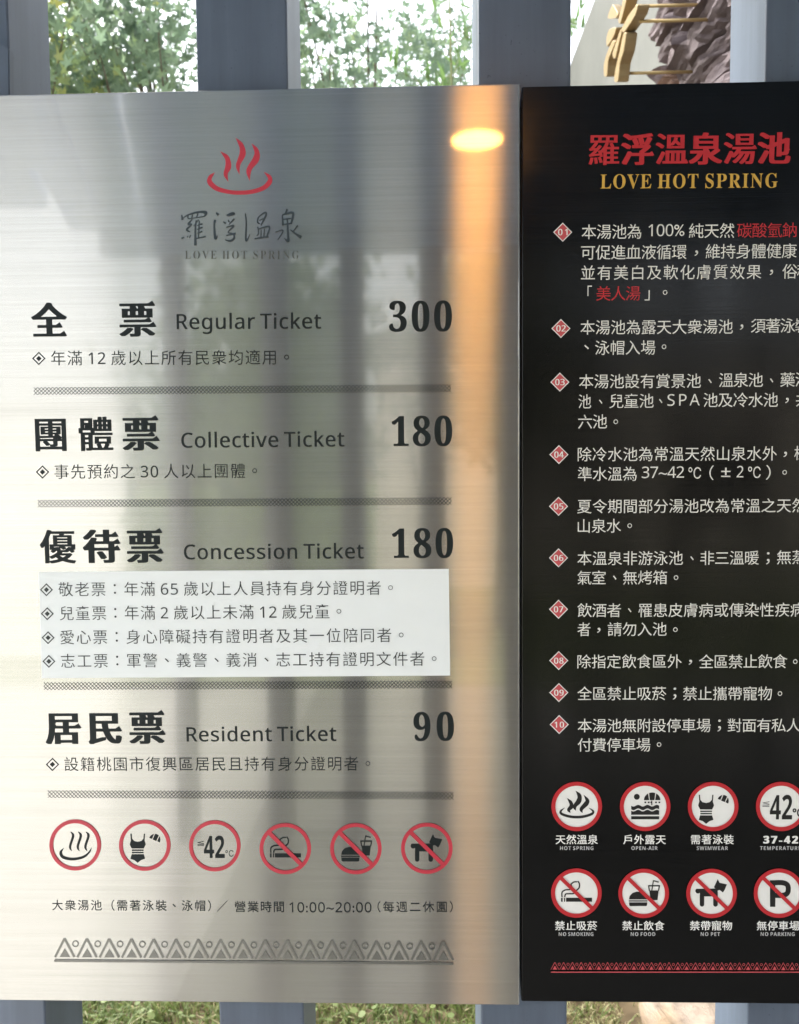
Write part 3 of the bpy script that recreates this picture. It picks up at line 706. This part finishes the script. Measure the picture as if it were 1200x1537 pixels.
while z < topz - .05:
    h = rng.uniform(.040, .085); y = .78 - rng.uniform(0, .2)
    ye = YEND + rng.uniform(-.05, .04)
    while y < ye - .04:
        l = rng.uniform(.22, .5); y1 = min(y + l, ye)
        add_stone(bm, lay, max(y, .76), y1, z + rng.uniform(-.004, .006), z + h + rng.uniform(0, .012), WX, rng.uniform(.045, .075), rng.choice((.1, .3, .45, .5, .6, .7, .8, .95)))
        y = y1 + .003
    z += h
me_o = bm_obj('slate_cladding', bm, M['slate'], wall)

bm = bmesh.new(); box(bm, WX + .012, WX + .0295, .76, YEND - .07, 1.88, topz - .06); bm_obj('joint_backing', bm, M['joint'], wall)
# gold emblem on rods
EX = .565
gold = thing('gold_emblem', 'gold painted metal flower emblem held off the slate wall on thin rods', 'emblem', tuple(at_x(930, 60, EX)))
petals = ([(930, -60), (942, -60), (944, -18), (936, 18), (931, 36), (928, 30), (935, 0)],
          [(953, 10), (957.5, 7.5), (954, 22), (943, 40), (936, 49), (933.5, 43), (944, 22)],
          [(919.5, 7), (927, 19), (925.5, 27), (912, 27.5)],
          [(914.5, 44), (924.5, 41), (922.5, 52), (915, 65), (911, 70), (910.5, 57)],
          [(907, 114), (906.5, 98), (911, 80), (919.5, 61), (924, 62), (920, 73), (913, 91), (911, 114)],
          [(922, 122), (924, 104), (930.5, 76), (935.5, 51), (940, 50), (936.5, 76), (930.5, 96), (927.5, 122)],
          [(921, 88), (919.5, 80), (926, 60), (931, 45), (934, 44), (929, 66), (924, 86)])
for i, pl in enumerate(petals):
    bm = bmesh.new(); dep = .031 if i not in (2, 3) else .022
    sm_ = []; n0 = len(pl)
    for k in range(n0):
        p0, p1, p2, p3 = (Vector(pl[(k + j) % n0]) for j in (-1, 0, 1, 2))
        for t_ in (0, .33, .66):
            cr = .5 * ((2 * p1) + (p2 - p0) * t_ + (2 * p0 - 5 * p1 + 4 * p2 - p3) * t_ ** 2 + (3 * p1 - p0 - 3 * p2 + p3) * t_ ** 3)
            sm_.append(cr.lerp(p1.lerp(p2, t_), .35))
    q = [at_x(u, v, EX) for u, v in sm_]
    a = [bm.verts.new(p) for p in q]; b = [bm.verts.new(p + Vector((dep, 0, 0))) for p in q]; n = len(q)
    bm.faces.new(a); bm.faces.new(b[::-1])
    for k in range(n): bm.faces.new((a[k], a[(k + 1) % n], b[(k + 1) % n], b[k]))
    bmesh.ops.recalc_face_normals(bm, faces=bm.faces)
    bmesh.ops.bevel(bm, geom=[e for e in bm.edges], offset=.0012, segments=1, affect='EDGES')
    bm_obj('petal', bm, M['gold'], gold)
for (u0, v0) in ((955, 9.5), (960, 32), (938, 110), (925, -30)):
    p = at_x(u0, v0, EX + .02); bm = bmesh.new()
    tube(bm, [p, Vector((WX + .035, p.y, p.z))], [.0042, .0042], 10); bm_obj('rod', bm, M['brass'], gold, True)

# ------------------------------------------------------------------ sandstone boulder at the wall's foot
bm = bmesh.new(); bmesh.ops.create_icosphere(bm, subdivisions=5, radius=1)
lay = bm.faces.layers.float.new('tint')
from mathutils import noise as mn
for v in bm.verts:
    d = v.co.normalized(); r = 1 + .22 * mn.noise(d * 1.6 + Vector((3, 1, 2))) + .08 * mn.noise(d * 5) + .03 * mn.noise(d * 14)
    s_ = math.floor((d.z * 4 + d.x * 1.2) * 1.5) * .02
    c = d * (r + s_); v.co = Vector((.80 + c.x * .185, 1.18 + c.y * .36, .05 + c.z * .22))
for fc in bm.faces:
    fc.smooth = True; fc[lay] = max(0, min(1, .5 + .9 * mn.noise(fc.calc_center_median() * 6)))
tag(bm_obj('boulder', bm, M['sand'], None, True), 'pale orange sandstone boulder lying in the grass at the foot of the clad wall', 'rock')

# ------------------------------------------------------------------ grass
def grass():
    V, Fc, T = [], [], []
    r = random.Random(11)
    for i in range(46000):
        dense = i < 38000
        x = r.uniform(-1.5, 1.15) if dense else r.uniform(-6, 4); y = r.uniform(.55, 1.95) if dense else r.uniform(.3, 7)
        if x > .55 and .8 < y < 1.5 and r.random() < .75: continue
        dry = x > .30 and r.random() < .75
        h = r.uniform(.02, .055) * (1.25 if mn.noise(Vector((x * 4, y * 4, 0))) > .1 else .8); w = r.uniform(.0016, .0034)
        if dry: h *= .7
        a = r.uniform(0, 6.283); ln = r.uniform(.3, 1.6) * h; la = r.uniform(0, 6.283)
        dx, dy = math.cos(a) * w, math.sin(a) * w; lx, ly = math.cos(la) * ln, math.sin(la) * ln
        b = len(V)
        V += [(x - dx, y - dy, 0), (x + dx, y + dy, 0), (x + lx * .35 + dx * .8, y + ly * .35 + dy * .8, h * .62), (x + lx * .35 - dx * .8, y + ly * .35 - dy * .8, h * .62), (x + lx, y + ly, h * (1 if ln < h else .75))]
        Fc += [(b, b + 1, b + 2, b + 3), (b + 3, b + 2, b + 4)]
        t = r.random() ** 1.3 * .72 + .22 * mn.noise(Vector((x * 5, y * 5, 3)))
        if dry or r.random() < .05: t = r.uniform(.75, 1)
        T += [max(0, min(1, t))] * 2
    for i in range(520):                                           # small round-leaved weeds
        x, y = r.uniform(-1.4, .4), r.uniform(.6, 1.9); s = r.uniform(.006, .012); z = r.uniform(.02, .045)
        b = len(V); n = 8; tx, ty = r.uniform(-.4, .4), r.uniform(-.4, .4)
        for k in range(n):
            c, q = math.cos(k * 6.283 / n) * s, math.sin(k * 6.283 / n) * s; V.append((x + c, y + q, z + c * tx + q * ty))
        Fc.append(tuple(range(b, b + n))); T.append(r.uniform(.25, .5))
    o = mesh_obj('grass', V, Fc, M['grass'])
    at = o.data.attributes.new('tint', 'FLOAT', 'FACE'); at.data.foreach_set('value', T)
    o['kind'] = 'stuff'; o['label'] = 'short green lawn grass with dry straw patches below the signs'
grass()
V, Fc = [], []
r = random.Random(5)
for i in range(26):                                                 # fallen leaves
    x, y = r.uniform(-1.2, .55), r.uniform(.85, 1.6); s = r.uniform(.012, .024); a = r.uniform(0, 6.28)
    c, q = math.cos(a), math.sin(a); b = len(V)
    for px_, py_, pz in ((-1, 0, 0), (-.3, .5, .25), (.4, .42, .3), (1, 0, .1), (.4, -.42, .25), (-.3, -.5, .3)):
        V.append((x + s * (px_ * c - py_ * q), y + s * (px_ * q + py_ * c), .045 + s * pz))
    Fc.append(tuple(range(b, b + 6)))
o = mesh_obj('fallen_leaves', V, Fc, simple('dry_leaf', (.30, .20, .14), .7, .3, .4, 20)); o['kind'] = 'stuff'; o['label'] = 'brown fallen leaves scattered on the lawn'

# ------------------------------------------------------------------ trees
def leaf_shape(kind):
    if kind == 'maple':
        out = [(0, 0)]
        for a, l in ((-118, .55), (-62, .9), (0, 1.1), (62, .9), (118, .55)):
            ar = R(a); out.append((math.sin(R(a - 24)) * .30, math.cos(R(a - 24)) * .30 + .12)); out.append((math.sin(ar) * l, math.cos(ar) * l + .12))
        out.append((math.sin(R(142)) * .28, math.cos(R(142)) * .28 + .12))
        return out
    if kind == 'lance': return [(0, 0), (-.09, .25), (-.10, .55), (0, 1.35), (.10, .55), (.09, .25)]
    return [(0, 0), (-.34, .3), (-.36, .65), (0, 1.1), (.36, .65), (.34, .3)]
def leaves(pts, size, kind, seed, droop=.5):
    r = random.Random(seed); V, Fc, T = [], [], []
    sh = leaf_shape(kind)
    for (p, tb) in pts:
        s = size * r.uniform(.7, 1.2)
        m = Matrix.Rotation(r.uniform(0, 6.283), 3, 'Z') @ Matrix.Rotation(R(90 + 55 * droop) + r.uniform(-.75, .75), 3, 'X') @ Matrix.Rotation(r.uniform(-.7, .7), 3, 'Y')
        b = len(V)
        for x, y in sh:
            q = m @ Vector((x * s, y * s, -abs(x) * s * .25)); V.append((p[0] + q.x, p[1] + q.y, p[2] + q.z))
        Fc.append(tuple(range(b, b + len(sh)))); T.append(max(0, min(1, tb + r.uniform(-.28, .28))))
    return V, Fc, T
def tree(name, label, base, height, centre, rad, nclu, per, size, kind, m, seed, tint=lambda p: .4, spread=.28, group=None, trunk_r=.07, droop=.5):
    r = random.Random(seed); base = Vector(base); c0 = Vector(centre)
    t = thing(name, label, 'tree', tuple(base), group)
    bm = bmesh.new(); fork = Vector((base.x + (c0.x - base.x) * .5, base.y + (c0.y - base.y) * .5, height * .42))
    tube(bm, [base, base.lerp(fork, .5) + Vector((.03, .02, 0)), fork], [trunk_r, trunk_r * .85, trunk_r * .7], 10)
    pts = []
    for i in range(nclu):
        while True:
            d = Vector((r.uniform(-1, 1), r.uniform(-1, 1), r.uniform(-1, 1)))
            if .15 < d.length < 1: break
        d = d * (.6 + .4 * d.length); c = c0 + Vector((d.x * rad[0], d.y * rad[1], d.z * rad[2]))
        if mn.noise(c * 1.1 + Vector((seed, 0, 0))) < -.22: continue
        mid = fork.lerp(c, .5) + Vector((r.uniform(-.12, .12), r.uniform(-.12, .12), r.uniform(.02, .2)))
        if i % 2 == 0: tube(bm, [fork, mid, c], [trunk_r * .28, trunk_r * .14, trunk_r * .04], 5)
        flat_ = r.uniform(.35, .8)
        for k in range(per):
            q = c + Vector((r.gauss(0, spread), r.gauss(0, spread), r.gauss(0, spread * flat_)))
            pts.append((q, tint(q) + .25 * mn.noise(c * 2)))
    bm_obj('trunk', bm, M['bark'], t, True)
    V, Fc, T = leaves(pts, size, kind, seed, droop)
    o = mesh_obj('crown', V, Fc, m, t)
    at = o.data.attributes.new('tint', 'FLOAT', 'FACE'); at.data.foreach_set('value', T)
    return t
tree('maple_tree', 'yellowish green maple tree behind the fence at the far left gap', (-2.9, 4.6, 0), 4.6, (-2.75, 4.0, 4.15), (1.0, .9, 1.2), 80, 60, .068, 'maple', M['maple_y'], 3, lambda p: .55, .24)
tree('maple_tree', 'dense green maple tree filling the left gap above the steel sign', (-1.6, 4.8, 0), 5.2, (-1.65, 4.3, 4.3), (.95, .9, 1.4), 95, 64, .068, 'maple', M['maple'], 7, lambda p: .35, .25)
tree('maple_tree', 'airy green maple tree seen in the gap left of the lamp reflection', (-.5, 5.2, 0), 5.2, (-.35, 4.6, 4.45), (.85, .8, 1.3), 70, 60, .066, 'maple', M['maple'], 17, lambda p: .38, .24)
def bamboo(label, x, y, h, lean, seed, group):
    r = random.Random(seed); t = thing('bamboo_plant', label, 'bamboo', (x, y, 0), group)
    bm = bmesh.new(); P0 = [Vector((x + lean * (k / 8) ** 2, y, h * k / 8)) for k in range(9)]
    tube(bm, P0, [.012 - .0011 * k for k in range(9)], 8)
    pts = []
    for k in range(44):
        z = r.uniform(.35, 1) * h; b = Vector((x + lean * (z / h) ** 2, y, z)); a = r.uniform(0, 6.28); L = r.uniform(.18, .5)
        e = b + Vector((math.cos(a) * L, math.sin(a) * L, r.uniform(-.05, .25)))
        tube(bm, [b, b.lerp(e, .5) + Vector((0, 0, .03)), e], [.0028, .002, .001], 4)
        for j in range(9): pts.append((b.lerp(e, r.uniform(.25, 1)), .45))
    bm_obj('cane', bm, M['cane'], t, True)
    V, Fc, T = leaves(pts, .075, 'lance', seed, .55)
    o = mesh_obj('foliage', V, Fc, M['bamboo'], t); at = o.data.attributes.new('tint', 'FLOAT', 'FACE'); at.data.foreach_set('value', T)
bamboo('bamboo with thin drooping leaves at the right of the middle gap', .20, 3.0, 4.4, -.06, 21, 'bamboo behind the fence')
bamboo('bamboo showing leaf tips left of the grey wall edge', .79, 3.8, 4.5, .1, 23, 'bamboo behind the fence')

# ------------------------------------------------------------------ the entrance roof over the viewer (seen mirrored in the steel)
CZ = 2.55
roof = thing('entrance_canopy', 'boarded entrance roof over the path, its blue tint standing for lens haze, mirrored along the top of the steel sign', 'canopy', (0, -1, 0))
dirx = .285                                    # ceiling boards run slightly askew
def ceil_panel(x0, x1, ya, yb):                # x given at y = -1.08
    bm = bmesh.new()
    def X(x, y): return x + (y + 1.08) * dirx
    pts = [(X(x0, ya), ya), (X(x1, ya), ya), (X(x1, yb), yb), (X(x0, yb), yb)]
    lo = [bm.verts.new((a, b, CZ)) for a, b in pts]; hi = [bm.verts.new((a, b, CZ + .07)) for a, b in pts]
    bm.faces.new(lo); bm.faces.new(hi[::-1])
    for k in range(4): bm.faces.new((lo[k], lo[(k + 1) % 4], hi[(k + 1) % 4], hi[k]))
    bm_obj('ceiling_board', bm, M['canopy'], roof)
YA, YB = .10, -2.22
ceil_panel(-.77, 3.0, YA, YB); ceil_panel(-.945, -.79, YA, YB); ceil_panel(-1.09, -.965, YA, YB); ceil_panel(-2.7, -1.093, YA, -1.55); ceil_panel(-2.7, -1.128, -1.552, -1.94)
bm = bmesh.new(); box(bm, -1.3, 3.0, -2.3, -2.225, CZ - .10, CZ + .07, .004); bm_obj('edge_beam', bm, M['canopy'], roof)
for x, y in ((-1.0, -2.262), (2.6, -2.262), (2.6, .2), (-.62, .2)):
    bm = bmesh.new(); box(bm, x - .04, x + .04, y - .036, y + .036, 0, CZ - .101 if y < 0 else CZ - .02, .003); bm_obj('roof_post', bm, M['screen'], roof)
LX, LY = .175, -1.39
lamp = thing('ceiling_downlight', 'round warm glowing downlight recessed in the entrance roof', 'lamp', (LX, LY, CZ))
bm = bmesh.new(); n = 40
def circ(r, z): return [bm.verts.new((LX + r * math.cos(2 * math.pi * k / n), LY + r * math.sin(2 * math.pi * k / n), z)) for k in range(n)]
r0, r1, r2, r3 = circ(.086, CZ - .001), circ(.084, CZ - .006), circ(.074, CZ - .007), circ(.073, CZ - .003)
for a, b in ((r0, r1), (r1, r2), (r2, r3)):
    for k in range(n): bm.faces.new((a[k], a[(k + 1) % n], b[(k + 1) % n], b[k]))
bm_obj('trim_ring', bm, M['white'], lamp, True)
bm = bmesh.new(); bm.faces.new(circ(.0728, CZ - .0035)[::-1]); dl = bm_obj('diffuser', bm, M['lamp'], lamp)
for p in dl.data.polygons:
    if p.normal.z > 0: dl.data.flip_normals(); break

# slatted screen along the canopy's open side
scr = thing('slat_screen', 'dark slatted screen along the open side of the entrance roof, mirrored as dark bands', 'screen', (.5, -2.16, 0))
for k in range(11):
    if k == 0: x0, w = -.63, .105
    else: x0, w = -.322 + (k - 1) * .325, .098
    bm = bmesh.new(); box(bm, x0, x0 + w, -2.20, -2.14, .02, CZ - .11, .002); bm_obj('screen_slat', bm, M['screen'], scr)
bm = bmesh.new(); box(bm, -.63, 3.03, -2.135, -2.11, .06, .12, .002); bm_obj('screen_rail', bm, M['screen'], scr)

# garden and building across the path
tree('garden_tree', 'broad dark tree across the path, mirrored behind the logo', (-1.5, -6.6, 0), 3.4, (-1.45, -6.4, 2.25), (.95, 1.0, 1.25), 100, 80, .10, 'oval', M['dark_leaf'], 31, lambda p: .4, .27, 'trees across the path', .11)
tree('garden_tree', 'smaller rounded tree across the path beside the beige building', (.05, -6.6, 0), 2.6, (.02, -6.8, 2.55), (.34, .5, .6), 30, 60, .08, 'oval', M['dark_leaf'], 37, lambda p: .45, .2, 'trees across the path', .08)
tree('garden_tree', 'tall narrow dark tree across the path, mirrored behind the warm lamp streak', (.8, -6.7, 0), 4.4, (.82, -6.6, 2.9), (.50, .5, 1.5), 80, 70, .09, 'oval', M['dark_leaf'], 41, lambda p: .3, .24, 'trees across the path', .12)
def hedge():
    r = random.Random(51); pts = []
    for i in range(9000):
        x = r.uniform(-2.3, -.42); z = r.uniform(.04, 1.25 + .15 * mn.noise(Vector((x * 3, 0, 0)))); y = -5.35 + r.uniform(-.35, .35)
        pts.append(((x, y, z), .5 + .4 * mn.noise(Vector((x * 4, y * 4, z * 4)))))
    t = thing('hedge', 'clipped green hedge across the path, mirrored in the middle of the steel sign', 'hedge', (-1.4, -5.35, 0))
    V, Fc, T = leaves(pts, .07, 'oval', 52, .3)
    o = mesh_obj('foliage', V, Fc, M['hedge'], t); at = o.data.attributes.new('tint', 'FLOAT', 'FACE'); at.data.foreach_set('value', T)
    bm = bmesh.new()
    for k in range(7): tube(bm, [(-2.2 + k * .28, -5.35, 0), (-2.18 + k * .28, -5.33, .9)], [.02, .008], 6)
    bm_obj('stem', bm, M['bark'], t, True)
hedge()
gw = thing('added_white_wall', 'long white rendered wall added across the path to brighten the left of the steel sign', 'wall', (-5.6, -5.6, 0))  # pale wall added to whiten the steel's left-hand reflection
bm = bmesh.new(); box(bm, -9, -2.45, -5.75, -5.5, 0, 2.05, .01); bm_obj('rendered_wall', bm, M['white_wall'], gw)
bm = bmesh.new(); box(bm, -9.05, -2.40, -5.80, -5.45, 2.052, 2.12, .01); bm_obj('coping', bm, M['path'], gw)
bld = thing('beige_building', 'low beige rendered building across the path, mirrored at the right of the steel sign', 'building', (2.2, -11, 0))
bm = bmesh.new(); box(bm, -.55, 7, -14, -9.0, 0, 3.0, .01); bm_obj('wall', bm, M['beige_wall'], bld)
bm = bmesh.new(); box(bm, -.75, 7.3, -14.3, -8.8, 3.002, 3.16, .02); bm_obj('roof', bm, M['roof'], bld)
for x in (1.6, 3.4, 5.2):
    bm = bmesh.new(); box(bm, x, x + .9, -9.03, -8.96, .9, 2.0, .01); w = bm_obj('window', bm, M['roof'], bld)
    bm = bmesh.new(); box(bm, x + .06, x + .84, -8.958, -8.95, .96, 1.94); bm_obj('pane', bm, M['glass'], w)
